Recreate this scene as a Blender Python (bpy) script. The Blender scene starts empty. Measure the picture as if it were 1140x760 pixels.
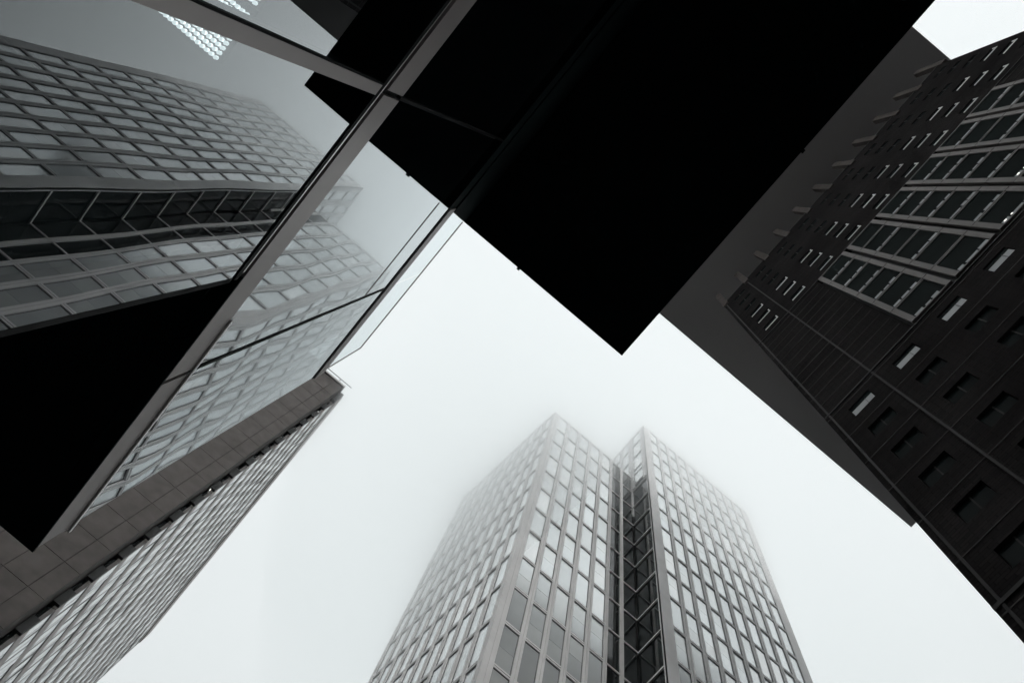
import bpy, math, random
from mathutils import Vector, Matrix
random.seed(7)
sc = bpy.context.scene
col = sc.collection

# ------------------------------------------------------------------ camera
cd = bpy.data.cameras.new('camera'); cam = bpy.data.objects.new('camera', cd); col.objects.link(cam)
sc.camera = cam
W0, H0, F0 = 1140.0, 760.0, 1070.1
w = Vector((-2.77533249, 1.01803574, -0.07553059))
R = Matrix.Rotation(w.length, 3, w.normalized())      # world -> camera
cam.matrix_world = R.transposed().to_4x4()
cd.sensor_fit = 'HORIZONTAL'; cd.sensor_width = 36.0; cd.lens = 36.0 * F0 / W0
cd.clip_start = 0.05; cd.clip_end = 3000

# ------------------------------------------------------------------ sky and light
wd = bpy.data.worlds.new('World'); sc.world = wd; wd.use_nodes = True
nt = wd.node_tree; nt.nodes.clear()
out = nt.nodes.new('ShaderNodeOutputWorld'); bg = nt.nodes.new('ShaderNodeBackground')
sky = nt.nodes.new('ShaderNodeTexSky'); sky.sky_type = 'NISHITA'; sky.sun_disc = False
SUN_EL, SUN_AZ = math.radians(30.4), math.radians(196.4)      # same direction as the sun lamp below
sky.sun_elevation = SUN_EL; sky.sun_rotation = SUN_AZ; sky.air_density = 2.0; sky.dust_density = 6.0
hsv = nt.nodes.new('ShaderNodeHueSaturation'); hsv.inputs['Saturation'].default_value = 0.1; hsv.inputs['Value'].default_value = 0.35
tc = nt.nodes.new('ShaderNodeTexCoord'); sp = nt.nodes.new('ShaderNodeSeparateXYZ')
ramp = nt.nodes.new('ShaderNodeMapRange')              # overcast sky: brighter overhead than at the horizon
ramp.inputs['From Min'].default_value = 0.0; ramp.inputs['From Max'].default_value = 1.0
ramp.inputs['To Min'].default_value = 3.9; ramp.inputs['To Max'].default_value = 10.2
nz = nt.nodes.new('ShaderNodeTexNoise'); nz.inputs['Scale'].default_value = 2.0; nz.inputs['Detail'].default_value = 3
nr = nt.nodes.new('ShaderNodeMapRange'); nr.inputs['To Min'].default_value = 0.955; nr.inputs['To Max'].default_value = 1.045
mul = nt.nodes.new('ShaderNodeMath'); mul.operation = 'MULTIPLY'
tint = nt.nodes.new('ShaderNodeMix'); tint.data_type = 'RGBA'; tint.blend_type = 'MULTIPLY'; tint.inputs[0].default_value = 1.0
tint.inputs[7].default_value = (0.955, 1.0, 1.01, 1)
mx = nt.nodes.new('ShaderNodeMix'); mx.data_type = 'RGBA'; mx.inputs[0].default_value = 0.9
L = nt.links.new
L(sky.outputs[0], hsv.inputs['Color']); L(tc.outputs['Generated'], sp.inputs[0]); L(sp.outputs['Z'], ramp.inputs['Value'])
L(tc.outputs['Generated'], nz.inputs['Vector']); L(nz.outputs['Fac'], nr.inputs['Value'])
L(ramp.outputs[0], mul.inputs[0]); L(nr.outputs[0], mul.inputs[1]); L(mul.outputs[0], tint.inputs[6])
L(hsv.outputs[0], mx.inputs[6]); L(tint.outputs[2], mx.inputs[7]); L(mx.outputs[2], bg.inputs['Color'])
bg.inputs['Strength'].default_value = 0.105; L(bg.outputs[0], out.inputs['Surface'])
sl = bpy.data.lights.new('sun', 'SUN'); sl.energy = 1.5; sl.angle = math.radians(50); sl.color = (1.0, 0.97, 0.94)
so = bpy.data.objects.new('sun', sl); col.objects.link(so)
so.rotation_euler = Vector((-0.28, -0.95, 0.58)).to_track_quat('Z', 'Y').to_euler(); so.location = (0, 0, 200)
sc.view_settings.view_transform = 'Standard'; sc.view_settings.look = 'None'
sc.view_settings.exposure = 0; sc.view_settings.gamma = 1; sc.view_settings.use_curve_mapping = False
sc.render.engine = 'CYCLES'
sc.cycles.use_denoising = True
sc.cycles.max_bounces = 16; sc.cycles.glossy_bounces = 6; sc.cycles.transmission_bounces = 8; sc.cycles.transparent_max_bounces = 16
sc.cycles.volume_bounces = 12

# ------------------------------------------------------------------ materials
def mat(name, base, rough=0.6, metal=0.0, var=0.0, vscale=1.0, bump=0.0, bscale=20.0, spec=0.5, rnd=0.0, emit=None, es=1.0, stretch=None):
    m = bpy.data.materials.new(name); m.use_nodes = True; t = m.node_tree; b = t.nodes['Principled BSDF']
    b.inputs['Base Color'].default_value = (*base, 1); b.inputs['Roughness'].default_value = rough
    b.inputs['Metallic'].default_value = metal; b.inputs['Specular IOR Level'].default_value = spec
    tcn = t.nodes.new('ShaderNodeTexCoord'); mp = t.nodes.new('ShaderNodeMapping'); t.links.new(tcn.outputs['Object'], mp.inputs[0])
    if stretch: mp.inputs['Scale'].default_value = stretch
    colsrc = None
    if var or rnd:
        n = t.nodes.new('ShaderNodeTexNoise'); n.inputs['Scale'].default_value = vscale; n.inputs['Detail'].default_value = 5
        t.links.new(mp.outputs[0], n.inputs['Vector'])
        r = t.nodes.new('ShaderNodeMapRange'); r.inputs['From Min'].default_value = 0.3; r.inputs['From Max'].default_value = 0.7
        r.inputs['To Min'].default_value = 1 - var; r.inputs['To Max'].default_value = 1 + var
        t.links.new(n.outputs['Fac'], r.inputs['Value'])
        f = r.outputs[0]
        if rnd:
            oi = t.nodes.new('ShaderNodeObjectInfo'); r2 = t.nodes.new('ShaderNodeMapRange')
            r2.inputs['To Min'].default_value = 1 - rnd; r2.inputs['To Max'].default_value = 1 + rnd
            t.links.new(oi.outputs['Random'], r2.inputs['Value'])
            mm = t.nodes.new('ShaderNodeMath'); mm.operation = 'MULTIPLY'; t.links.new(f, mm.inputs[0]); t.links.new(r2.outputs[0], mm.inputs[1]); f = mm.outputs[0]
        v = t.nodes.new('ShaderNodeVectorMath'); v.operation = 'SCALE'; v.inputs[0].default_value = base
        t.links.new(f, v.inputs['Scale']); t.links.new(v.outputs[0], b.inputs['Base Color'])
    if bump:
        n = t.nodes.new('ShaderNodeTexNoise'); n.inputs['Scale'].default_value = bscale; n.inputs['Detail'].default_value = 4
        t.links.new(mp.outputs[0], n.inputs['Vector'])
        bp = t.nodes.new('ShaderNodeBump'); bp.inputs['Strength'].default_value = 0.5; bp.inputs['Distance'].default_value = bump
        t.links.new(n.outputs['Fac'], bp.inputs['Height']); t.links.new(bp.outputs[0], b.inputs['Normal'])
    if emit:
        b.inputs['Emission Color'].default_value = (*emit, 1); b.inputs['Emission Strength'].default_value = es
    return m

def facade_glass(name, ior, tint, r0=0.05, gl=0.98, rough=0.0, bump=0.0):
    m = bpy.data.materials.new(name); m.use_nodes = True; t = m.node_tree; t.nodes.clear()
    o = t.nodes.new('ShaderNodeOutputMaterial'); mxs = t.nodes.new('ShaderNodeMixShader'); fr = t.nodes.new('ShaderNodeLayerWeight'); fr.inputs['Blend'].default_value = 0.5
    pw = t.nodes.new('ShaderNodeMath'); pw.operation = 'POWER'; pw.inputs[1].default_value = ior; pm = t.nodes.new('ShaderNodeMapRange'); pm.inputs['To Min'].default_value = r0
    tr = t.nodes.new('ShaderNodeBsdfTransparent'); g = t.nodes.new('ShaderNodeBsdfGlossy')
    t.links.new(fr.outputs['Facing'], pw.inputs[0]); t.links.new(pw.outputs[0], pm.inputs['Value']); tr.inputs['Color'].default_value = (*tint, 1); g.inputs['Color'].default_value = (gl*0.955, gl, gl*1.02, 1)
    g.inputs['Roughness'].default_value = rough
    t.links.new(pm.outputs[0], mxs.inputs[0]); t.links.new(tr.outputs[0], mxs.inputs[1]); t.links.new(g.outputs[0], mxs.inputs[2])
    t.links.new(mxs.outputs[0], o.inputs['Surface'])
    if bump:
        tcn = t.nodes.new('ShaderNodeTexCoord'); n = t.nodes.new('ShaderNodeTexNoise'); n.inputs['Scale'].default_value = 0.7; n.inputs['Detail'].default_value = 1
        t.links.new(tcn.outputs['Object'], n.inputs['Vector'])
        bp = t.nodes.new('ShaderNodeBump'); bp.inputs['Strength'].default_value = 1; bp.inputs['Distance'].default_value = bump
        t.links.new(n.outputs['Fac'], bp.inputs['Height']); t.links.new(bp.outputs[0], g.inputs['Normal']); t.links.new(bp.outputs[0], fr.inputs['Normal'])
    return m

M = {}
M['frame'] = mat('tower_frame_metal', (0.80, 0.785, 0.785), 0.5, var=0.10, vscale=0.35, bump=0.002, bscale=8)
M['pane'] = mat('tower_window_glass', (0.88, 0.915, 0.93), 0.16, metal=0.52, var=0.06, vscale=0.6, rnd=0.15)
M['pane_b'] = mat('tower_window_glass_blind', (0.90, 0.93, 0.935), 0.18, metal=0.46, var=0.06, vscale=0.6, rnd=0.15)
M['gasket'] = mat('dark_gasket', (0.10, 0.10, 0.105), 0.6)
M['bar_light'] = mat('pale_glazing_bar', (0.85, 0.83, 0.82), 0.5)
M['wing_mullion'] = mat('wing_mullion', (0.19, 0.175, 0.17), 0.6)
M['core'] = mat('dark_core', (0.05, 0.05, 0.052), 0.8)
M['dark_glass'] = mat('dark_recess_glass', (0.018, 0.022, 0.023), 0.05, var=0.3, vscale=0.5, spec=0.12)
M['roof'] = mat('roof_membrane', (0.18, 0.18, 0.18), 0.9, var=0.1)
M['stone'] = mat('brown_stone', (0.092, 0.081, 0.077), 0.7, spec=0.2, var=0.2, vscale=1.2, bump=0.003, bscale=12)
M['joint'] = mat('dark_joint', (0.03, 0.028, 0.027), 0.9)  # dark colour of joints and panel backing
M['coping'] = mat('pale_coping_metal', (0.62, 0.6, 0.59), 0.35)
M['band'] = mat('brown_spandrel', (0.42, 0.385, 0.37), 0.55, var=0.1, vscale=0.4)
M['side_dark'] = mat('dark_side_glass', (0.02, 0.025, 0.027), 0.08, spec=0.8)
M['side_block'] = mat('grey_side_block', (0.055, 0.056, 0.058), 0.6, spec=0.2, var=0.15)
M['wing_pane'] = mat('wing_window_glass', (0.72, 0.75, 0.76), 0.10, metal=0.35, rnd=0.06)
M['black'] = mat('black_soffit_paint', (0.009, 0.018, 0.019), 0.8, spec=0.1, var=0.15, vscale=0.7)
M['bar'] = mat('grey_brown_metal_bar', (0.36, 0.325, 0.315), 0.45, metal=0.35, var=0.08, vscale=2.0, bump=0.001, bscale=30)
M['blackbar'] = mat('black_profile', (0.008, 0.010, 0.011), 0.7, spec=0.1)
M['alu'] = mat('bright_aluminium', (0.72, 0.71, 0.71), 0.3, metal=0.8)
M['interior'] = mat('dark_interior', (0.03, 0.034, 0.036), 0.9)
M['glass'] = facade_glass('mirror_facade_glass', 2.6, (0.28, 0.32, 0.33), r0=0.03)
M['clear'] = facade_glass('clear_parapet_glass', 5.0, (0.84, 0.87, 0.87), r0=0.03)
M['bulb'] = mat('lamp_dot', (0.9, 0.9, 0.9), 0.4, emit=(0.95, 1.0, 1.0), es=2.2)
M['asphalt'] = mat('asphalt', (0.05, 0.05, 0.052), 0.9, var=0.15, vscale=0.5, bump=0.01, bscale=30)
M['soffit'] = mat('grey_roof_soffit', (0.40, 0.39, 0.385), 0.8, spec=0.1, bump=0.004, bscale=3, var=0.08, vscale=0.08)
M['gridframe'] = mat('grey_window_surround', (0.13, 0.118, 0.113), 0.6, spec=0.15, var=0.12, vscale=0.6)
m_ = bpy.data.materials.new('black_window_glass'); m_.use_nodes = True; t_ = m_.node_tree; t_.nodes.clear()      # dim, low-reflecting glass
o_ = t_.nodes.new('ShaderNodeOutputMaterial'); d_ = t_.nodes.new('ShaderNodeBsdfDiffuse'); g_ = t_.nodes.new('ShaderNodeBsdfGlossy'); x_ = t_.nodes.new('ShaderNodeMixShader')
d_.inputs[0].default_value = (0.009, 0.013, 0.013, 1); g_.inputs['Roughness'].default_value = 0.12; x_.inputs[0].default_value = 0.006
t_.links.new(d_.outputs[0], x_.inputs[1]); t_.links.new(g_.outputs[0], x_.inputs[2]); t_.links.new(x_.outputs[0], o_.inputs['Surface']); M['darkpane'] = m_
M['blind'] = mat('grey_blind', (0.20, 0.215, 0.22), 0.5, rnd=0.4)
M['sill'] = mat('pale_window_sill', (0.58, 0.57, 0.56), 0.4, rnd=0.35)
M['pier'] = mat('pale_brown_pier', (0.10, 0.089, 0.086), 0.8, spec=0.0, var=0.15)
M['strip'] = mat('grey_cover_strip', (0.034, 0.033, 0.033), 0.6, spec=0.05, var=0.1)
M['lit'] = mat('lit_lamp', (0.9, 0.88, 0.8), 0.4, emit=(1.0, 0.97, 0.92), es=1.2)

def brick_mat():
    m = bpy.data.materials.new('dark_brown_brick'); m.use_nodes = True; t = m.node_tree; b = t.nodes['Principled BSDF']
    tcn = t.nodes.new('ShaderNodeTexCoord'); sx = t.nodes.new('ShaderNodeSeparateXYZ'); cx = t.nodes.new('ShaderNodeCombineXYZ')
    t.links.new(tcn.outputs['Object'], sx.inputs[0]); ad = t.nodes.new('ShaderNodeMath'); ad.operation = 'ADD'
    t.links.new(sx.outputs['X'], ad.inputs[0]); t.links.new(sx.outputs['Y'], ad.inputs[1])
    t.links.new(ad.outputs[0], cx.inputs['X']); t.links.new(sx.outputs['Z'], cx.inputs['Y'])
    br = t.nodes.new('ShaderNodeTexBrick'); br.inputs['Scale'].default_value = 1.0
    br.inputs['Brick Width'].default_value = 0.40; br.inputs['Row Height'].default_value = 0.14
    br.inputs['Mortar Size'].default_value = 0.012; br.inputs['Mortar Smooth'].default_value = 0.2
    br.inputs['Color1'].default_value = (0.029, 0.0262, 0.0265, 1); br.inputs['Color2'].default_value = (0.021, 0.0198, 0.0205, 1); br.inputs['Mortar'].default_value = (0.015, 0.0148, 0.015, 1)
    t.links.new(cx.outputs[0], br.inputs['Vector'])
    n = t.nodes.new('ShaderNodeTexNoise'); n.inputs['Scale'].default_value = 0.25; n.inputs['Detail'].default_value = 6
    t.links.new(tcn.outputs['Object'], n.inputs['Vector'])
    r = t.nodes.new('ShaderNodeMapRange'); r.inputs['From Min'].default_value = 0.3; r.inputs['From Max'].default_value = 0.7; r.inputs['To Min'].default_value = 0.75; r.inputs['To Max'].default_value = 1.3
    t.links.new(n.outputs['Fac'], r.inputs['Value'])
    v = t.nodes.new('ShaderNodeVectorMath'); v.operation = 'SCALE'; t.links.new(br.outputs['Color'], v.inputs[0]); t.links.new(r.outputs[0], v.inputs['Scale'])
    t.links.new(v.outputs[0], b.inputs['Base Color']); b.inputs['Roughness'].default_value = 0.85; b.inputs['Specular IOR Level'].default_value = 0.0
    bp = t.nodes.new('ShaderNodeBump'); bp.inputs['Distance'].default_value = 0.01; bp.inputs['Strength'].default_value = 0.6; bp.invert = True
    t.links.new(br.outputs['Fac'], bp.inputs['Height']); t.links.new(bp.outputs[0], b.inputs['Normal'])
    return m
M['brick'] = brick_mat()

# ------------------------------------------------------------------ mesh helpers
class MB:
    unit = 1.0
    def __init__(s): s.v = []; s.f = []; s.mi = []; s.mats = []
    def m(s, name):
        if name not in s.mats: s.mats.append(name)
        return s.mats.index(name)
    def quad(s, pts, mname):
        i = len(s.v); s.v += [tuple(p) for p in pts]; s.f.append(tuple(range(i, i + len(pts)))); s.mi.append(s.m(mname))
    def hexa(s, P, mname):            # P: 8 points, bottom 4 ccw then top 4
        i = len(s.v); s.v += [tuple(p) for p in P]; k = s.m(mname)
        for a in ((0, 3, 2, 1), (4, 5, 6, 7), (0, 1, 5, 4), (1, 2, 6, 5), (2, 3, 7, 6), (3, 0, 4, 7)):
            s.f.append(tuple(i + q for q in a)); s.mi.append(k)
    def box(s, x0, x1, y0, y1, z0, z1, mname):
        s.hexa([(x0, y0, z0), (x1, y0, z0), (x1, y1, z0), (x0, y1, z0), (x0, y0, z1), (x1, y0, z1), (x1, y1, z1), (x0, y1, z1)], mname)
    def build(s, name, parent=None, smooth=False, **props):
        me = bpy.data.meshes.new(name); me.from_pydata(s.v if MB.unit == 1.0 else [(a * MB.unit, b * MB.unit, c * MB.unit) for a, b, c in s.v], [], s.f)
        for k in s.mats: me.materials.append(M[k])
        me.polygons.foreach_set('material_index', s.mi)
        if smooth: me.polygons.foreach_set('use_smooth', [True] * len(me.polygons))
        me.update()
        o = bpy.data.objects.new(name, me); col.objects.link(o)
        if parent is not None: o.parent = parent
        for k, v in props.items(): o[k] = v
        return o

class Fr:
    """a facade's own axes: a along the wall, n outward, z up"""
    def __init__(s, o, a, n): s.o = Vector((o[0], o[1], 0)); s.a = Vector((a[0], a[1], 0)).normalized(); s.n = Vector((n[0], n[1], 0)).normalized()
    def p(s, a, n, z): return s.o + s.a * a + s.n * n + Vector((0, 0, z))
    def box(s, mb, a0, a1, n0, n1, z0, z1, mname):
        P = [s.p(a0, n0, z0), s.p(a1, n0, z0), s.p(a1, n1, z0), s.p(a0, n1, z0), s.p(a0, n0, z1), s.p(a1, n0, z1), s.p(a1, n1, z1), s.p(a0, n1, z1)]
        if s.a.cross(s.n).z < 0: P = [P[1], P[0], P[3], P[2], P[5], P[4], P[7], P[6]]
        mb.hexa(P, mname)
    def mat(s, a, n, z):
        m = Matrix.Identity(4); m.col[0][:3] = s.a; m.col[1][:3] = s.n; m.col[2][:3] = (0, 0, 1); m.col[3][:3] = s.p(a, n, z); return m

def thing(name, label, cat, loc=(0, 0, 0), group=None):
    o = bpy.data.objects.new(name, None); col.objects.link(o); o.empty_display_size = 0.5
    o.location = Vector(loc) * MB.unit; o['label'] = label; o['category'] = cat
    if group: o['group'] = group
    return o
def setparent(o, p):
    o.parent = p; o.matrix_parent_inverse = Matrix.Translation(-Vector(p.location))
GZ = -1.6                                             # street level (the lens is at 0)

def px(p):
    c = R @ Vector(p)
    if c.z > -0.1: return None
    return (W0 / 2 + F0 * c.x / -c.z, H0 / 2 - F0 * c.y / -c.z)
def seen_area(fr, a, wd_, z, h):
    q = [px(fr.p(a, 0, z)), px(fr.p(a + wd_, 0, z)), px(fr.p(a + wd_, 0, z + h)), px(fr.p(a, 0, z + h))]
    if any(t is None for t in q): return 0
    cx = sum(t[0] for t in q) / 4; cy = sum(t[1] for t in q) / 4
    if not (-5 < cx < W0 + 5 and -5 < cy < H0 + 5): return 0
    A = 0
    for i in range(4): A += q[i][0] * q[(i + 1) % 4][1] - q[(i + 1) % 4][0] * q[i][1]
    return abs(A) / 2

def window_mesh(ww, hh, kind, gk=0.035, dn=0.0):
    """pane in the a-z plane facing +n (local y), with its black gasket and a blind line behind the glass"""
    mb = MB()
    def q(a0, a1, z0, z1, n, m): mb.box(a0, a1, n - 0.02, n, z0, z1, m)
    g = gk
    if kind == 0: q(g, ww - g, g, hh - g, 0, 'pane')
    elif kind == 1:
        s = hh * 0.52; q(g, ww - g, g, s, 0, 'pane'); q(g, ww - g, s + 0.02, hh - g, 0, 'pane_b')
    elif kind == 2:
        s = hh * 0.45; q(g, ww - g, g, s, 0, 'pane_b'); q(g, ww - g, s + 0.02, hh - g, 0, 'pane')
    else: q(g, ww - g, g, hh - g, 0, 'pane_b')
    for a0, a1, z0, z1 in ((0, g, 0, hh), (ww - g, ww, 0, hh), (g, ww - g, 0, g), (g, ww - g, hh - g, hh)):
        mb.box(a0, a1, -0.03, 0.022, z0, z1, 'gasket')
    return mb
def add_windows(parent, wins, variants, limit=100, name='window', tilt=0.0022, label=None):
    """wins: list of (frame, a, z, w, h, n, kind). The ones that show largest are parts, the rest one part of kind stuff."""
    cache = {}
    order = sorted(range(len(wins)), key=lambda i: -seen_area(wins[i][0], wins[i][1], wins[i][3], wins[i][2], wins[i][4]))
    rest = MB()
    for r_, i in enumerate(order):
        fr, a, z, ww, hh, n, kind = wins[i]
        key = (round(ww, 3), round(hh, 3), kind)
        if key not in cache: cache[key] = [variants(ww, hh, kind), None]
        T = fr.mat(a, n, z)
        J = Matrix.Rotation(random.gauss(0, tilt), 4, 'X') @ Matrix.Rotation(random.gauss(0, tilt), 4, 'Z')
        T = T @ J
        if r_ < limit:
            if cache[key][1] is None:
                o = cache[key][0].build(name); cache[key][1] = o
            else:
                o = cache[key][1].copy(); col.objects.link(o)
            o.parent = parent; o.matrix_parent_inverse = Matrix.Translation(-Vector(parent.location)); o.matrix_basis = T
        else:
            src = cache[key][0]; b = len(rest.v)
            rest.v += [tuple(T @ Vector(p)) for p in src.v]
            rest.f += [tuple(b + k for k in f) for f in src.f]
            rest.mi += [rest.m(src.mats[k]) for k in src.mi]
    if rest.v:
        o = rest.build(name, None, kind='stuff'); setparent(o, parent)

def curtain_wall(fr, wall, wins, starts, ww, pitch, rows, end0, end1, ztop, zbot, bar=0.33, depth=0.12, kindf=None, fm='frame', dbl=True):
    """vertical mullions, double horizontal bars, windows between. starts: left edge of each window."""
    edges = [end0] + [x for s in starts for x in (s, s + ww)] + [end1]
    for i in range(0, len(edges), 2):
        a0, a1 = edges[i], edges[i + 1]
        if a1 - a0 < 0.01: continue
        if dbl and a1 - a0 < 0.6:
            m_ = (a0 + a1) / 2
            fr.box(wall, a0, m_ - 0.018, -depth, 0, zbot, ztop, fm); fr.box(wall, m_ + 0.018, a1, -depth, 0, zbot, ztop, fm)
            fr.box(wall, m_ - 0.018, m_ + 0.018, -depth, -0.03, zbot, ztop, fm)
        else: fr.box(wall, a0, a1, -depth, 0, zbot, ztop, fm)
    for si, s in enumerate(starts):
        for k, z in enumerate(rows):
            fr.box(wall, s + 0.002, s + ww - 0.002, -depth, -0.012, z, z + bar * 0.42, fm)
            fr.box(wall, s + 0.002, s + ww - 0.002, -depth, -0.04, z + bar * 0.42, z + bar * 0.58, 'gasket')
            fr.box(wall, s + 0.002, s + ww - 0.002, -depth, -0.012, z + bar * 0.58, z + bar, fm)
            znext = rows[k + 1] if k + 1 < len(rows) else None
            if znext is None:
                if ztop - (z + bar) > 0.5: fr.box(wall, s + 0.002, s + ww - 0.002, -depth, -0.012, ztop - 0.35, ztop - 0.003, fm); znext = ztop - 0.35
                else: continue
            kd = kindf(si, k) if kindf else random.choice((0, 0, 1, 1, 2, 3))
            wins.append((fr, s, z + bar, ww, znext - z - bar, -0.07, kd))

# ------------------------------------------------------------------ ground
g = MB(); g.quad([(-900, -900, GZ), (900, -900, GZ), (900, 900, GZ), (-900, 900, GZ)], 'asphalt'); g.build('ground', kind='structure')

# ------------------------------------------------------------------ tower one (nearer left half of the twin tower)
T1 = dict(x0=7.95, x1=16.5, y=17.65, z=80.0)
t1 = thing('glazed_tower', 'pale glazed tower with upright windows, lower and left of its twin across the dark recess', 'tower', (12, 22, GZ))
wall = MB(); wins = []
yb = 28.9; k1 = -0.10
LB = (T1['x0'] + k1 * (yb - T1['y']), yb)
dd = 0.13
core = MB()
core.hexa([(T1['x0'] + dd, T1['y'] + dd, GZ), (14.40, T1['y'] + dd, GZ), (14.40, yb - dd, GZ), (LB[0] + dd, yb - dd, GZ),
           (T1['x0'] + dd, T1['y'] + dd, T1['z'] - 0.1), (14.40, T1['y'] + dd, T1['z'] - 0.1), (14.40, yb - dd, T1['z'] - 0.1), (LB[0] + dd, yb - dd, T1['z'] - 0.1)], 'core')
core.hexa([(14.403, T1['y'] + 0.35, GZ), (16.4, T1['y'] + 0.35, GZ), (16.4, yb - dd, GZ), (14.403, yb - dd, GZ),
           (14.403, T1['y'] + 0.35, T1['z'] - 0.1), (16.4, T1['y'] + 0.35, T1['z'] - 0.1), (16.4, yb - dd, T1['z'] - 0.1), (14.403, yb - dd, T1['z'] - 0.1)], 'core')
o = core.build('building_core'); setparent(o, t1)
fF = Fr((0, T1['y']), (1, 0), (0, -1))
rows = [36.05 + 3.95 * k for k in range(-9, 11)]
curtain_wall(fF, wall, wins, [8.50 + 1.19 * i for i in range(5)], 0.87, 1.19, rows, T1['x0'], 14.38, T1['z'], GZ)
ua = Vector((LB[0] - T1['x0'], yb - T1['y'], 0)).normalized()
fL = Fr((T1['x0'], T1['y']), (ua.x, ua.y), (-ua.y, ua.x))
LL = math.hypot(LB[0] - T1['x0'], yb - T1['y'])
curtain_wall(fL, wall, wins, [0.34 + 0.99 * i for i in range(11)], 0.72, 0.99, rows, 0.004, LL, T1['z'], GZ)
o = wall.build('facade_frame'); setparent(o, t1)
add_windows(t1, wins, window_mesh)
# roof slab
rf = MB(); rf.hexa([(T1['x0'] + .05, T1['y'] + .05, T1['z'] - .09), (16.45, T1['y'] + .4, T1['z'] - .09), (16.45, yb - .05, T1['z'] - .09), (LB[0] + .05, yb - .05, T1['z'] - .09),
                    (T1['x0'] + .05, T1['y'] + .05, T1['z'] - .02), (16.45, T1['y'] + .4, T1['z'] - .02), (16.45, yb - .05, T1['z'] - .02), (LB[0] + .05, yb - .05, T1['z'] - .02)], 'roof')
o = rf.build('roof'); setparent(o, t1)
# dark recess: one flat pane run and one run turned towards the street
rec = MB(); bars = MB()
fF.box(rec, 14.40, 16.49, -0.33, -0.16, GZ, T1['z'] - 0.05, 'dark_glass')
o = rec.build('recess_glass'); setparent(o, t1)
zb = [44.25 + 3.95 * k for k in range(-11, 10)]
fF.box(bars, 15.29, 15.53, -0.155, -0.06, GZ, T1['z'] - 0.01, 'bar_light')
for z in zb:
    if z < GZ: continue
    fF.box(bars, 14.385, 15.288, -0.155, -0.10, z, z + 0.15, 'bar_light'); fF.box(bars, 15.532, 16.555, -0.155, -0.10, z, z + 0.15, 'bar_light')
o = bars.build('recess_glazing_bar'); setparent(o, t1)

# ------------------------------------------------------------------ tower two (taller right half)
T2 = dict(x0=16.56, x1=29.85, y=15.77, z=92.4)
t2 = thing('glazed_tower', 'taller pale glazed tower fading into fog, right of the dark zigzag glass recess', 'tower', (23, 22, GZ))
wall = MB(); wins = []; yb2 = 33.0
core = MB(); core.box(T2['x0'] + 0.36, T2['x1'] - dd, T2['y'] + dd, yb2 - dd, GZ, T2['z'] - 0.1, 'core'); o = core.build('building_core'); setparent(o, t2)
fG = Fr((0, T2['y']), (1, 0), (0, -1))
rows2 = [45.6 + 3.95 * k - 0.15 for k in range(-11, 12)]
curtain_wall(fG, wall, wins, [17.38 + 1.19 * i for i in range(10)], 0.87, 1.19, rows2, T2['x0'], T2['x1'], T2['z'], GZ)
fS = Fr((T2['x0'], T2['y']), (0, 1), (-1, 0))
rs = [z for z in rows2 if z > 70]
lo = 1.95
curtain_wall(fS, wall, wins, [lo + 0.34 + 1.19 * i for i in range(12)], 0.87, 1.19, rs, lo, yb2 - T2['y'], T2['z'], 70.0)
fS.box(wall, lo, yb2 - T2['y'], -0.3, -0.13, GZ, 69.9, 'core')
fS.box(wall, 0.004, 0.20, -0.12, 0, GZ, T2['z'] - 0.002, 'frame')
curtain_wall(fS, wall, wins, [0.62], 1.05, 1.19, [z for z in rows2 if z > T1['z'] - 3.5], 0.21, lo - 0.002, T2['z'] - 0.003, T1['z'] - 3.5)
fE = Fr((T2['x1'], T2['y']), (0, 1), (1, 0)); fE.box(wall, 0.003, yb2 - T2['y'], -0.12, 0, GZ, T2['z'] - 0.002, 'frame')
o = wall.build('facade_frame'); setparent(o, t2)
add_windows(t2, wins, window_mesh)
rf = MB(); rf.box(T2['x0'] + .05, T2['x1'] - .05, T2['y'] + .05, yb2 - .05, T2['z'] - .09, T2['z'] - .02, 'roof'); o = rf.build('roof'); setparent(o, t2)
rec = MB(); fS.box(rec, 0.205, 1.99, -0.34, -0.09, GZ, T1['z'] - 0.06, 'dark_glass'); o = rec.build('recess_glass'); setparent(o, t2)
bars = MB()
for z in zb:
    if z < GZ: continue
    fS.box(bars, 0.202, 1.977, -0.085, 0.004, z, z + 0.15, 'bar_light')
fS.box(bars, 1.955, 1.976, -0.085, -0.03, GZ, T1['z'] - 0.05, 'blackbar')
o = bars.build('recess_glazing_bar'); setparent(o, t2)

# ------------------------------------------------------------------ stone clad tower beyond the glass front (lower left)
S = 80.0; kS = S / 117.0
lt = thing('stone_tower', 'brown stone panelled tower whose long window side recedes down to the lower left corner', 'tower', (-20, 60, GZ))
YS = 0.3503 * S; XR = -0.092 * S; ZT = 0.9956 * S
XF = -0.0863 * S; YF = 0.3627 * S; YE = 0.7343 * S
b = MB(); b.box(-45, XR - 0.03, YS + 0.05, YF + 20, GZ, ZT - 0.4, 'joint'); o = b.build('wall_backing'); setparent(o, lt)
p = MB(); st = 0.0338 * S
xs = [XR, -0.1025 * S] + [-0.1025 * S - 0.01675 * S * i for i in range(1, 28)]
zz = [ZT - 0.9 - st * i for i in range(0, 33)]; zz = [z for z in zz if z > GZ]; zz.append(GZ)
zz[0] = ZT - 0.42
gp = 0.016
for i in range(len(xs) - 1):
    for j in range(len(zz) - 1):
        x1, x0 = xs[i] - (gp if i else 0), xs[i + 1] + gp
        z1, z0 = zz[j] - gp, zz[j + 1] + gp
        o_ = random.uniform(0, 0.006)
        p.box(x0, x1, YS - o_, YS + 0.045, z0, z1, 'stone')
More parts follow.
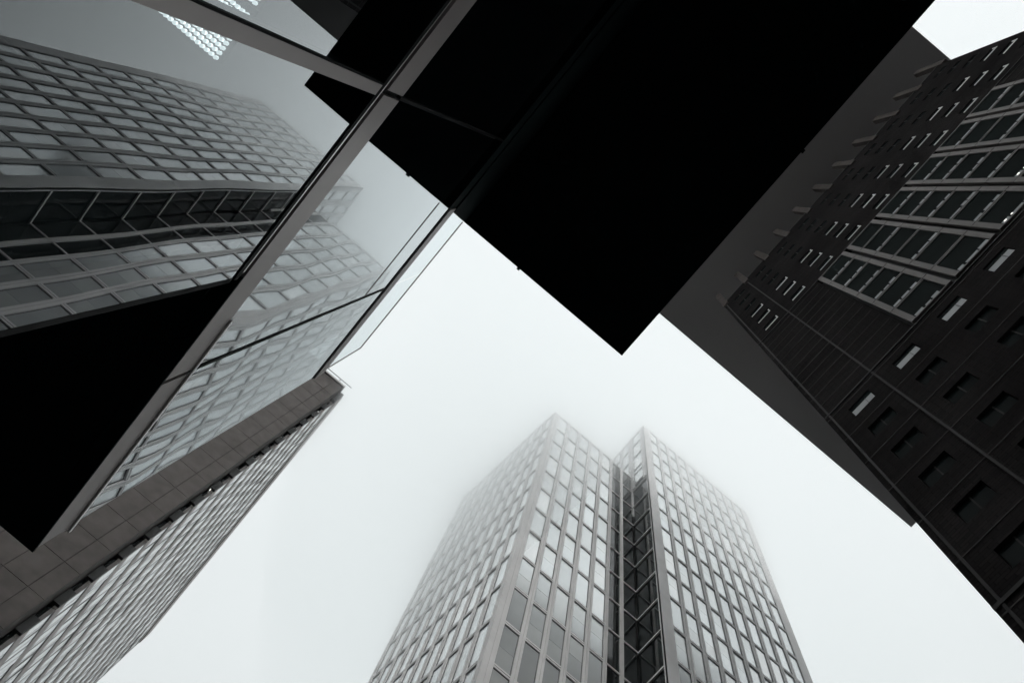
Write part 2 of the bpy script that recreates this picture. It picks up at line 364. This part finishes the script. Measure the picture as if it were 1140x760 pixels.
# return side of the stone
for j in range(len(zz) - 1): p.box(XR + 0.002, XR + 0.05, YS + 0.003, YF - 0.05, zz[j + 1] + gp, zz[j] - gp, 'stone')
o = p.build('stone_cladding'); setparent(o, lt)
cp = MB(); cp.box(-45, XR + 0.17, YS - 0.17, YS + 0.8, ZT - 0.38, ZT - 0.08, 'coping'); cp.box(-45, XR + 0.04, YS - 0.09, YS + 0.8, ZT - 0.42, ZT - 0.383, 'joint')
o = cp.build('coping'); setparent(o, lt)
rl = MB(); rl.box(-45, XR + 0.6, YS - 0.25, YS - 0.20, ZT + 0.35, ZT + 0.41, 'blackbar')
for i in range(12): rl.box(-XR * 0 + XR - 0.6 - 4 * i, XR - 0.54 - 4 * i, YS - 0.25, YS - 0.20, ZT - 0.08, ZT + 0.35, 'blackbar')
o = rl.build('roof_rail'); setparent(o, lt)
# dark recessed strip between stone and window side
ds = MB(); ds.box(XR + 0.06, XF - 0.1, YF + 0.10, YF + 0.3, GZ, ZT + 0.4, 'side_dark'); o = ds.build('stair_glazing'); setparent(o, lt)
db = MB(); z = 0.4295 * S - st * 12
zs_ = []
while z < S * 0.955:
    if z > GZ:
        db = MB(); db.box(XR + 0.062, XF - 0.02, YF - 0.15, YF + 0.099, z - 0.15, z + st * 0.42, 'side_block'); o = db.build('stair_spandrel'); setparent(o, lt)
    z += st
db = MB(); db.box(XR + 0.062, XF + 0.02, YF - 0.3, YF + 0.09, S * 0.968, S * 1.0, 'side_block')
o = db.build('stair_head'); setparent(o, lt)
lp = MB(); lp.box(XR + 0.15, XF - 0.25, YF - 0.05, YF + 0.095, 0.664 * S, 0.673 * S, 'lit'); o = lp.build('stair_lamp', label='lit lamp glowing in the dark stair strip'); setparent(o, lt)
for zq in (0.918, 0.944):
    lp = MB(); lp.box(XR + 0.2, XF - 0.15, YF - 0.05, YF + 0.095, zq * S - 0.25, (zq + 0.006) * S, 'sill'); o = lp.build('stair_pane'); setparent(o, lt)
# window side: horizontal bands and slim mullions
fW = Fr((XF, YF), (0, 1), (1, 0)); LW = YE - YF
wall = MB(); wins = []
fW.box(wall, 0.3, LW, -4.0, -0.20, GZ, S - 0.3, 'core')
pc = 0.01365 * S; nc = 27
z0 = 0.4295 * S - 12 * st - 0.3; BH = 0.85; WD = 0.03
zrow = [z0 + st * i for i in range(0, 31) if z0 + st * i < S - 4.0]
for z in zrow:
    if z + 1.0 < GZ: continue
    fW.box(wall, 0.0, LW, -0.2, 0.0, z, z + BH, 'band')
    for i in range(nc):
        a = 0.10 + i * pc
        fW.box(wall, a - 0.07, a, -0.2, -0.014, z + BH + 0.002, z + st - 0.002, 'wing_mullion')
        if a + pc < LW + 0.2: wins.append((fW, a + 0.002, z + BH + 0.006, pc - 0.075, st - BH - 0.012, -WD, random.choice((0, 1, 2))))
    fW.box(wall, 0.10 + (nc) * pc - 0.07, LW, -0.2, -0.014, z + BH + 0.002, z + st - 0.002, 'wing_mullion')
fW.box(wall, -0.02, LW + 0.05, -0.5, 0.07, S - 1.9, S, 'band')
fW.box(wall, -0.02, LW, -0.5, 0.0, zrow[-1] + st, S - 1.902, 'band')
o = wall.build('window_side_wall'); setparent(o, lt)
def wing_mesh(ww, hh, kind):
    mb = MB(); mb.box(0, ww, -0.02, 0, 0, hh, 'wing_pane')
    q = ww * (0.3 + 0.2 * kind)
    mb.box(q, q + 0.04, 0.001, 0.005, 0, hh, 'gasket'); mb.box(0, ww, 0.001, 0.008, 0, 0.04, 'gasket')
    return mb
add_windows(lt, wins, wing_mesh, tilt=0.004)

# ------------------------------------------------------------------ dark brick tower on the right
Q = 72.0
rt = thing('brick_tower', 'dark brown brick tower with toothed parapet under a wide grey overhanging roof', 'tower', (30, -14, GZ))
XW = 0.146 * Q; fR = Fr((XW, 0), (0, -1), (-1, 0))       # a = -Y
A0 = -0.0200 * Q; A1 = 0.2647 * Q
bay0 = -0.0172 * Q; bp_ = 0.02835 * Q; stq = 0.0357 * Q
L1 = 0.6882 * Q; L2 = 0.4640 * Q
ZP = 0.925 * Q; ZS = 1.05 * Q
DEP = 0.30
cols_r = [bay0 + bp_ * k for k in range(10)]
swo = 0.0093 * Q; sww = 0.0130 * Q; swh = 0.0135 * Q
holes = {}
wall = MB(); wins = []; frames = []
def punched(a0, a1, z0, z1, hs):
    """brick field a0..a1, z0..z1 with holes hs = list of (ha0, ha1, hz0, hz1), one above the other"""
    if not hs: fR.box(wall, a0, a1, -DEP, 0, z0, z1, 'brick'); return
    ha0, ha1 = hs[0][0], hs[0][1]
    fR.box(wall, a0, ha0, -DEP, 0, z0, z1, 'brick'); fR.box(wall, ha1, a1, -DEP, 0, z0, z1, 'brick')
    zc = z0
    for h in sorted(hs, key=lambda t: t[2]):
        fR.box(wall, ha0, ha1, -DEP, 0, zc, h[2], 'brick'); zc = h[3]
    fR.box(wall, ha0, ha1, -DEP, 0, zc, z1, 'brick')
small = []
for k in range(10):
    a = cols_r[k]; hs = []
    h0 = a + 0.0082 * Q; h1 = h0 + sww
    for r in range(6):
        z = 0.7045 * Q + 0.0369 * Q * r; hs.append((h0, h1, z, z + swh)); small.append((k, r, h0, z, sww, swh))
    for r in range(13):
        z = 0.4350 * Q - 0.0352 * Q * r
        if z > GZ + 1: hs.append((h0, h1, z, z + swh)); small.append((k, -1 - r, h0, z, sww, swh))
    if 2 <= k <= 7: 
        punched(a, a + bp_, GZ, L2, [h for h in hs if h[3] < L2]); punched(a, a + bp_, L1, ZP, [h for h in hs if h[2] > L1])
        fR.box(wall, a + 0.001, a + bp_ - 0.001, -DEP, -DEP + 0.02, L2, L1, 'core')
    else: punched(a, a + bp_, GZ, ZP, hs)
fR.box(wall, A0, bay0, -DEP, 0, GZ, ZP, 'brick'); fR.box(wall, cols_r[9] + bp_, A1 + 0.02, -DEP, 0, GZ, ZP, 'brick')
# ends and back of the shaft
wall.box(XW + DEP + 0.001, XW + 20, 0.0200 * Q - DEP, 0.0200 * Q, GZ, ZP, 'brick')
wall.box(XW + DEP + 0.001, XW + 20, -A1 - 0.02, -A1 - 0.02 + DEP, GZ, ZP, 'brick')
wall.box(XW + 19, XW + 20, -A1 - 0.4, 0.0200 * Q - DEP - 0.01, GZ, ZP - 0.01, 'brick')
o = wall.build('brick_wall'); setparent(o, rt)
cr = MB(); cr.box(XW + DEP + 0.01, XW + 18.9, -A1 - 0.4, 0.0200 * Q - DEP - 0.01, GZ, ZP - 0.3, 'core'); cr.box(XW + 6.5, XW + 17, -A1 + 1, 0, ZP - 0.29, ZS - 0.01, 'brick')
o = cr.build('building_core'); setparent(o, rt)
# parapet teeth: one pier per bay line, rising to the roof
ZR = 0.9960 * Q
def tooth(a, w_, first=False):
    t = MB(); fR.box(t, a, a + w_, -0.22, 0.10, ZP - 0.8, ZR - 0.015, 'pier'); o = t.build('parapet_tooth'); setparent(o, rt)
tooth(A0 - 0.02, 0.42)
for k in range(1, 11): tooth(bay0 + bp_ * k - 0.22, 0.42)
pb = MB()
for k in range(10):
    s0 = (A0 + 0.41 if k == 0 else bay0 + bp_ * k + 0.205); s1 = bay0 + bp_ * (k + 1) - 0.225
    fR.box(pb, s0, s1, -0.35, 0.04, ZP + 0.003, ZP + 0.24, 'strip')
o = pb.build('parapet_rail'); setparent(o, rt)
# pale cover strips: bay line and level lines
cs = MB()
for k in (0, 1):
    a = bay0 + bp_ * k
    z1 = ZP if k < 2 else L1
    fR.box(cs, a - 0.035, a + 0.035, 0.002, 0.035, (GZ if k < 2 else L2 * 0 + GZ), z1 - 0.9 if k < 2 else z1, 'strip')
fR.box(cs, A0, A1, 0.003, 0.045, L1 - 0.08, L1 + 0.02, 'strip'); fR.box(cs, A0, A1, 0.003, 0.045, L2 - 0.15, L2 - 0.06, 'strip')
fR.box(cs, A0, A1, 0.003, 0.05, 0.2495 * Q, 0.2515 * Q, 'strip')
o = cs.build('cover_strip'); setparent(o, rt)
gv = MB()
for i in range(7):
    z = L2 + 0.03 + stq / 2 * 2 * i
    for q in (0, 1):
        zq = z + stq / 2 * q
        if zq < L1 - 0.5: fR.box(gv, A0 + 0.01, bay0 + 2 * bp_ - 0.12, 0.001, 0.018, zq - 0.02, zq + 0.02, 'joint'); fR.box(gv, bay0 + 8 * bp_ + 0.12, A1, 0.001, 0.018, zq - 0.02, zq + 0.02, 'joint')
for i in range(14):
    zq = L2 - 0.5 - stq * 0.985 * i
    if zq > 0: fR.box(gv, A0 + 0.01, A1, 0.001, 0.018, zq - 0.025, zq + 0.025, 'joint')
o = gv.build('wall_joint'); setparent(o, rt)

def small_win(ww, hh, kind):
    mb = MB(); mb.box(0.02, ww - 0.02, -0.03, 0, 0.02, hh - 0.02, 'darkpane')
    if kind in (1, 2):      # pale sill and far jamb
        t = 0.12 if kind == 1 else 0.18
        mb.box(0.0, ww, 0.002, 0.06, 0.001, t, 'sill'); mb.box(ww - 0.07, ww - 0.005, 0.002, 0.05, t, hh * 0.7, 'sill')
    if kind == 3:           # blind low in the window
        mb.box(0.03, ww - 0.03, 0.003, 0.02, 0.03, hh * 0.58, 'blind'); mb.box(ww * 0.66, ww * 0.68, 0.021, 0.04, 0.03, hh * 0.58, 'gasket')
    if kind == 0: mb.box(0.0, ww, 0.002, 0.06, 0.001, 0.07, 'strip'); mb.box(ww * 0.5 - 0.02, ww * 0.5 + 0.02, 0.001, 0.03, 0.07, hh - 0.02, 'strip')
    return mb
allw = []
for k, r, a, z, ww, hh in small:
    if r >= 0:
        kd = 1 if (r <= 2) else 0
        if r <= 2 and k < 6 and k % 3 == 1: kd = 2
        if k >= 6 and r <= 2: kd = 2
    elif r == -1: kd = 3 if k < 4 else 0
    else: kd = 0
    allw.append((fR, a, z, ww, hh, (-0.04 if r > -2 else -0.10), kd))
# big framed windows
big = []
GW = 0.0245 * Q; GO = 0.0022 * Q
for k in range(2, 8):
    a = cols_r[k]
    for r in range(6): big.append((fR, a + GO * 0.6, L2 + 0.25 + stq * r * ((L1 - L2 - 0.32) / (6 * stq)), bp_ - GO * 1.2, (L1 - L2 - 0.32) / 6 - 0.06, 0.02, 13 if (k, r) in ((5, 1), (4, 0), (7, 2)) else (10, 11, 12, 14, 15, 16)[(k * 7 + r * 3) % 6]))
def big_win(ww, hh, kind):
    mb = MB(); b0 = 0.22; b1 = 0.11
    mb.box(b0, ww - b0, -0.04, 0, b1, hh - b1, 'darkpane')
    mb.box(0, b0, -0.10, 0.05, 0, hh, 'gridframe'); mb.box(ww - b0, ww, -0.10, 0.05, 0, hh, 'gridframe')
    mb.box(b0, ww - b0, -0.10, 0.035, 0, b1, 'gridframe'); mb.box(b0, ww - b0, -0.10, 0.035, hh - b1, hh, 'gridframe')
    rr = random.Random(kind)
    x = b0 + 0.05
    if kind >= 11:
        while x < ww - b0 - 0.2:
            l_ = rr.uniform(0.2, 0.55); x2 = min(x + l_, ww - b0 - 0.03)
            mb.box(x, x2, 0.004, 0.02, b1 + 0.02, b1 + 0.02 + rr.uniform(0.18, 0.32), 'blind'); x = x2 + rr.uniform(0.04, 0.14)
    if kind == 13: mb.box(b0 + 0.12, b0 + 0.22, 0.022, 0.04, b1 + 0.12, b1 + 0.2, 'lit'); mb.box(b0 + 0.42, b0 + 0.5, 0.022, 0.04, b1 + 0.12, b1 + 0.18, 'lit')
    return mb
def both(ww, hh, kind): return big_win(ww, hh, kind) if kind >= 10 else small_win(ww, hh, kind)
add_windows(rt, allw + big, both, tilt=0.0)
# roof slab with its grey underside
rs_ = MB(); rs_.box(0.095 * ZS, 0.4584 * ZS, -0.2968 * ZS, 0.0700 * ZS, ZS, ZS + 1.6, 'soffit'); o = rs_.build('overhanging_roof'); setparent(o, rt)

# ------------------------------------------------------------------ near glass fronted building, left, with black canopy overhead
MB.unit = 0.80; GZ = GZ / MB.unit       # the near building is drawn in modules of 0.8 m
D = 1.56
gb = thing('glass_fronted_building', 'near building with mirror glass front reflecting the towers, crossed by grey metal bars', 'building', (-8, -10, GZ))
YM0, YM1, YEND, YLOW = 0.49, 3.0, 4.64, 2.05
YB = -40.0
ZB0, ZB1, ZT0, ZT1, ZC = 6.20, 6.63, 12.60, 13.08, 15.0
def pane(y0, y1, z0, z1, name='glass_pane', m='glass', seed=0, amp=1.0, x=-D):
    rr = random.Random(seed); n1 = max(6, int((y1 - y0) / 0.09)); n1 = min(n1, 60); n2 = max(6, min(70, int((z1 - z0) / 0.09)))
    mb = MB(); mb.m(m)
    ph = [rr.uniform(0, 6.28) for _ in range(6)]
    for j in range(n2 + 1):
        for i in range(n1 + 1):
            y = y0 + (y1 - y0) * i / n1; z = z0 + (z1 - z0) * j / n2
            d = [y - y0, y1 - y, z - z0, z1 - z]
            h = 0.0009 * math.exp(-(d[2] / 0.30)) + 0.0007 * math.exp(-(d[3] / 0.3)) + 0.0006 * (math.exp(-d[0] / 0.25) + math.exp(-d[1] / 0.25))
            h += 0.00022 * math.sin(2.1 * z + ph[0]) * math.sin(1.7 * y + ph[1]) + 0.00016 * math.sin(4.6 * z + 1.1 * y + ph[2]) + 0.00010 * math.sin(6.5 * y + ph[3] + z)
            mb.v.append((x + amp * h, y, z))
    for j in range(n2):
        for i in range(n1):
            q = j * (n1 + 1) + i; mb.f.append((q, q + 1, q + n1 + 2, q + n1 + 1)); mb.mi.append(0)
    o = mb.build(name, smooth=True); setparent(o, gb); return o
# upper panes
ys = [YEND - 0.02, YM1, YM0]
y = YM0
while y > YB + 3: y -= 2.51; ys.append(y)
s_ = 1
for i in range(min(len(ys) - 1, 8)):
    pane(ys[i + 1] + 0.02, ys[i] - 0.02, ZB1, ZT0, seed=s_); s_ += 1
yl = [YLOW - 0.01, YM0 - 0.035]
y = YM0 - 0.035
while y > -18: y -= 2.51; yl.append(y)
for i in range(len(yl) - 1):
    pane(yl[i + 1] + (0.075 if True else 0), yl[i], GZ + 0.1, 6.0, seed=20 + i, amp=0.8)
for i, (ya_, yb_) in enumerate(((YM1, YEND - 0.02), (1.66, YM1))):
    pane(ya_ + 0.01, yb_ - 0.01, ZT1, ZC, name='parapet_glass', m='clear', seed=40 + i, amp=0.3)
# horizontal bars
b = MB()
for i in range(len(ys) - 1): b.box(-D - 0.10, -D + 0.012, ys[i + 1] + 0.02, ys[i] - 0.02, ZB0, ZB1, 'bar')
b.box(-D - 0.11, -D - 0.02, YB, YEND - 0.03, ZB0 + 0.01, ZB1 - 0.01, 'blackbar')
o = b.build('metal_band'); setparent(o, gb)
b = MB(); b.box(-D + 0.013, -D + 0.03, 2.5, YEND, ZB1 - 0.02, ZB1 + 0.02, 'alu'); o = b.build('bright_sill'); setparent(o, gb)
b = MB(); b.box(-D - 0.10, -D + 0.01, YB, YLOW, 6.03, 6.10, 'blackbar'); b.box(-D - 0.09, -D + 0.004, YB, YLOW - 0.05, 6.101, 6.148, 'alu'); o = b.build('head_profile'); setparent(o, gb)
b = MB(); YC = 1.62
b.box(-D - 0.06, -D + 0.008, YC, YEND - 0.02, ZT0 - 0.05, ZT0 + 0.04, 'blackbar'); b.box(-D - 0.10, -D + 0.02, YC, YEND, ZT0 + 0.041, ZT0 + 0.16, 'bar')
b.box(-D - 0.08, -D + 0.006, YC, YEND, ZT0 + 0.161, ZT0 + 0.21, 'blackbar'); b.box(-D - 0.10, -D + 0.016, YC, YEND, ZT0 + 0.211, ZT1, 'bar')
b.box(-D - 0.10, -D + 0.004, YB, YC - 0.001, ZT0 - 0.05, ZT1, 'black')  # transom under the canopy, its shade put in as black
b.hexa([(-D - 0.10, YB, ZT1), (-D + 0.024, YB, ZT1), (-D + 0.024, YC + 0.05, ZT1), (-D - 0.10, YC + 0.05, ZT1), (-D - 0.10, YB, ZC), (-D + 0.024, YB, ZC), (-D + 0.024, 1.934, ZC), (-D - 0.10, 1.934, ZC)], 'black')  # black panel in the glass's place, dark canopy reflection put into its colour
o = b.build('top_transom'); setparent(o, gb)
b = MB(); b.box(-D - 0.005, -D + 0.008, 1.95, YEND - 0.06, ZC - 0.06, ZC - 0.005, 'bar'); b.box(-D - 0.004, -D + 0.008, YEND - 0.07, YEND - 0.05, ZT1, ZC, 'bar')
o = b.build('parapet_edge'); setparent(o, gb)
b = MB(); b.box(-D - 0.01, -D + 0.006, 1.50, YM1 - 0.03, 11.48, 11.51, 'bar'); o = b.build('body_edge_line'); setparent(o, gb)  # added strip standing for the body's top edge glimpsed through the glass
for yv in ys[1:9]:
    hw = 0.018 if yv > 2 else 0.010
    b = MB(); b.box(-D - 0.05, -D + 0.008, yv - hw, yv + hw, ZB1 + 0.001, ZT0 - 0.051, 'blackbar'); o = b.build('mullion'); setparent(o, gb)
for yv in yl[1:]:
    b = MB(); b.box(-D - 0.10, -D + 0.014, yv, yv + 0.075, GZ, 6.02, 'bar'); b.box(-D - 0.10, -D + 0.013, yv - 0.013, yv - 0.001, GZ, 6.02, 'blackbar'); o = b.build('broad_mullion'); setparent(o, gb)
b = MB(); b.box(-D - 0.12, -D + 0.002, YLOW - 0.012, YLOW + 0.03, GZ, 6.02, 'blackbar'); o = b.build('corner_profile'); setparent(o, gb)
# body behind the glass
b = MB(); b.box(-14, -D - 0.35, YB, YEND - 0.12, ZB0 + 0.02, ZC + 0.6, 'interior'); b.box(-D - 0.34, -D - 0.12, YB, YEND - 0.12, ZB1 - 0.2, ZB1 - 0.02, 'interior')
b.box(-14, -D - 0.12, YEND - 0.11, YEND, ZB0 + 0.003, ZT1, 'bar')
o = b.build('upper_floors'); setparent(o, gb)
b = MB(); b.box(-14, -D - 0.12, YB, YEND - 0.002, ZB0 - 0.03, ZB0 + 0.015, 'black'); b.box(-D - 0.118, -D + 0.012, YLOW, YEND - 0.002, ZB0 - 0.03, ZB0 - 0.002, 'black'); o = b.build('underside'); setparent(o, gb)
b = MB(); b.box(-14, -13.8, YB, YLOW, GZ, ZB0 - 0.01, 'interior'); b.box(-13.79, -D - 0.13, YLOW - 0.2, YLOW, GZ, ZB0 - 0.01, 'black'); b.box(-13.79, -D - 0.13, YB, YB + 0.2, GZ, ZB0 - 0.01, 'interior')
b.box(-13.78, -D - 0.14, YB + 0.3, YLOW - 0.21, GZ + 0.01, GZ + 0.06, 'interior')
o = b.build('ground_floor_room'); setparent(o, gb)

b = MB(); b.box(-38, -15, YB, -1.0, GZ, 62, 'stone'); o = b.build('added_shade_block'); setparent(o, gb)  # unseen block added to shade the brick tower's lower wall
# black canopy over the viewer
cn = thing('canopy', 'flat black canopy jutting out overhead, its sharp corner pointing down at the pale sky', 'canopy', (0.1, -15, ZC))
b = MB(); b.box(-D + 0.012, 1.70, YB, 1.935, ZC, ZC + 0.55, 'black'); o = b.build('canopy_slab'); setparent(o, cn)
for a, q in ((-0.45, 1.937), (1.701, -2.2)):
    b = MB()
    if a < 0: b.box(a, a + 0.05, q, q + 0.03, ZC + 0.01, ZC + 0.08, 'black')
    else: b.box(a, a + 0.03, q, q + 0.06, ZC + 0.01, ZC + 0.07, 'black')
    o = b.build('edge_clip'); setparent(o, cn)

# perforated lamp panels under the ceiling behind the lower glass
Zp = 5.5
def lamp_panel(ya, yb_, label):
    t = thing('ceiling_lamp', label, 'ceiling lamp', (-3.0, (ya + yb_) / 2, Zp), group='dotted lamp panels behind the lower glass')
    hb = MB(); hb.box(-4.4, -2.26, ya, yb_, Zp + 0.03, Zp + 0.09, 'interior'); o = hb.build('housing'); setparent(o, t)
    dots = MB(); pt = 0.034
    ny = int((yb_ - ya) / pt)
    for i in range(62):
        for j in range(ny):
            cx = -2.26 - pt * (i + 0.5); cy = yb_ - pt * (j + 0.5); n = 8; rad = 0.0128
            pts = [(cx + rad * math.cos(6.2832 * q / n), cy + rad * math.sin(6.2832 * q / n)) for q in range(n)]
            dots.quad([(x_, y_, Zp) for x_, y_ in reversed(pts)], 'bulb')
            for q in range(n):
                a_, c_ = pts[q], pts[(q + 1) % n]; dots.quad([(a_[0], a_[1], Zp), (c_[0], c_[1], Zp), (c_[0], c_[1], Zp + 0.03), (a_[0], a_[1], Zp + 0.03)], 'bulb')
    o = dots.build('diffuser'); setparent(o, t)
lamp_panel(0.56, 0.932, 'grid of small round white lights glowing behind the glass, below the broad sloping mullion')
lamp_panel(-0.3, 0.545, 'corner of a dotted white light panel at the top edge, above the broad sloping mullion')

# ------------------------------------------------------------------ low cloud hanging round the tower tops
MB.unit = 1.0
cm = bpy.data.materials.new('cloud_vapour'); cm.use_nodes = True; t = cm.node_tree; t.nodes.clear()
o_ = t.nodes.new('ShaderNodeOutputMaterial'); pv = t.nodes.new('ShaderNodeVolumePrincipled')
pv.inputs['Density'].default_value = 0.060; pv.inputs['Anisotropy'].default_value = 0.96; pv.inputs['Color'].default_value = (0.995, 1, 1, 1)
t.links.new(pv.outputs[0], o_.inputs['Volume']); M['vapour'] = cm
c = MB(); c.m('vapour')
def lump(x, y): return 2.2 * math.sin(x * 0.31 + 1) * math.sin(y * 0.27) + 0.9 * math.sin(x * 0.17 + y * 0.23)
def sm(t_): t_ = max(0, min(1, t_)); return t_ * t_ * (3 - 2 * t_)
def cloud_base(x, y):
    k = sm((x + 14) / 22) * (1 - sm((x - 34) / 21)) * sm((y - 6) / 10) * (1 - sm((y - 32) / 22))
    low = 42 + 24 * sm((x - 6) / 8)
    return 87 + lump(x, y) - k * (87 - low)
def axis(c0):
    v = [c0 + 2.0 * i for i in range(-25, 36)]
    return [-260, -160, -100, -60] + [q for q in v if -45 < q < 95] + [110, 160, 260]
ax, ay = axis(10), axis(20); n1, n2 = len(ax), len(ay); CT = 116.0
for z_ in (0, 1):
    for y_ in ay:
        for x_ in ax: c.v.append((x_, y_, CT if z_ else cloud_base(x_, y_)))
for j in range(n2 - 1):
    for i in range(n1 - 1):
        q = j * n1 + i; c.f.append((q, q + n1, q + n1 + 1, q + 1)); q += n1 * n2; c.f.append((q, q + 1, q + n1 + 1, q + n1))
N_ = n1 * n2
for i in range(n1 - 1):
    c.f.append((i, i + 1, N_ + i + 1, N_ + i)); q = (n2 - 1) * n1 + i; c.f.append((q + 1, q, N_ + q, N_ + q + 1))
for j in range(n2 - 1):
    q = j * n1; c.f.append((q + n1, q, N_ + q, N_ + q + n1)); q = j * n1 + n1 - 1; c.f.append((q, q + n1, N_ + q + n1, N_ + q))
c.mi = [0] * len(c.f)
c.build('low_cloud', kind='stuff')
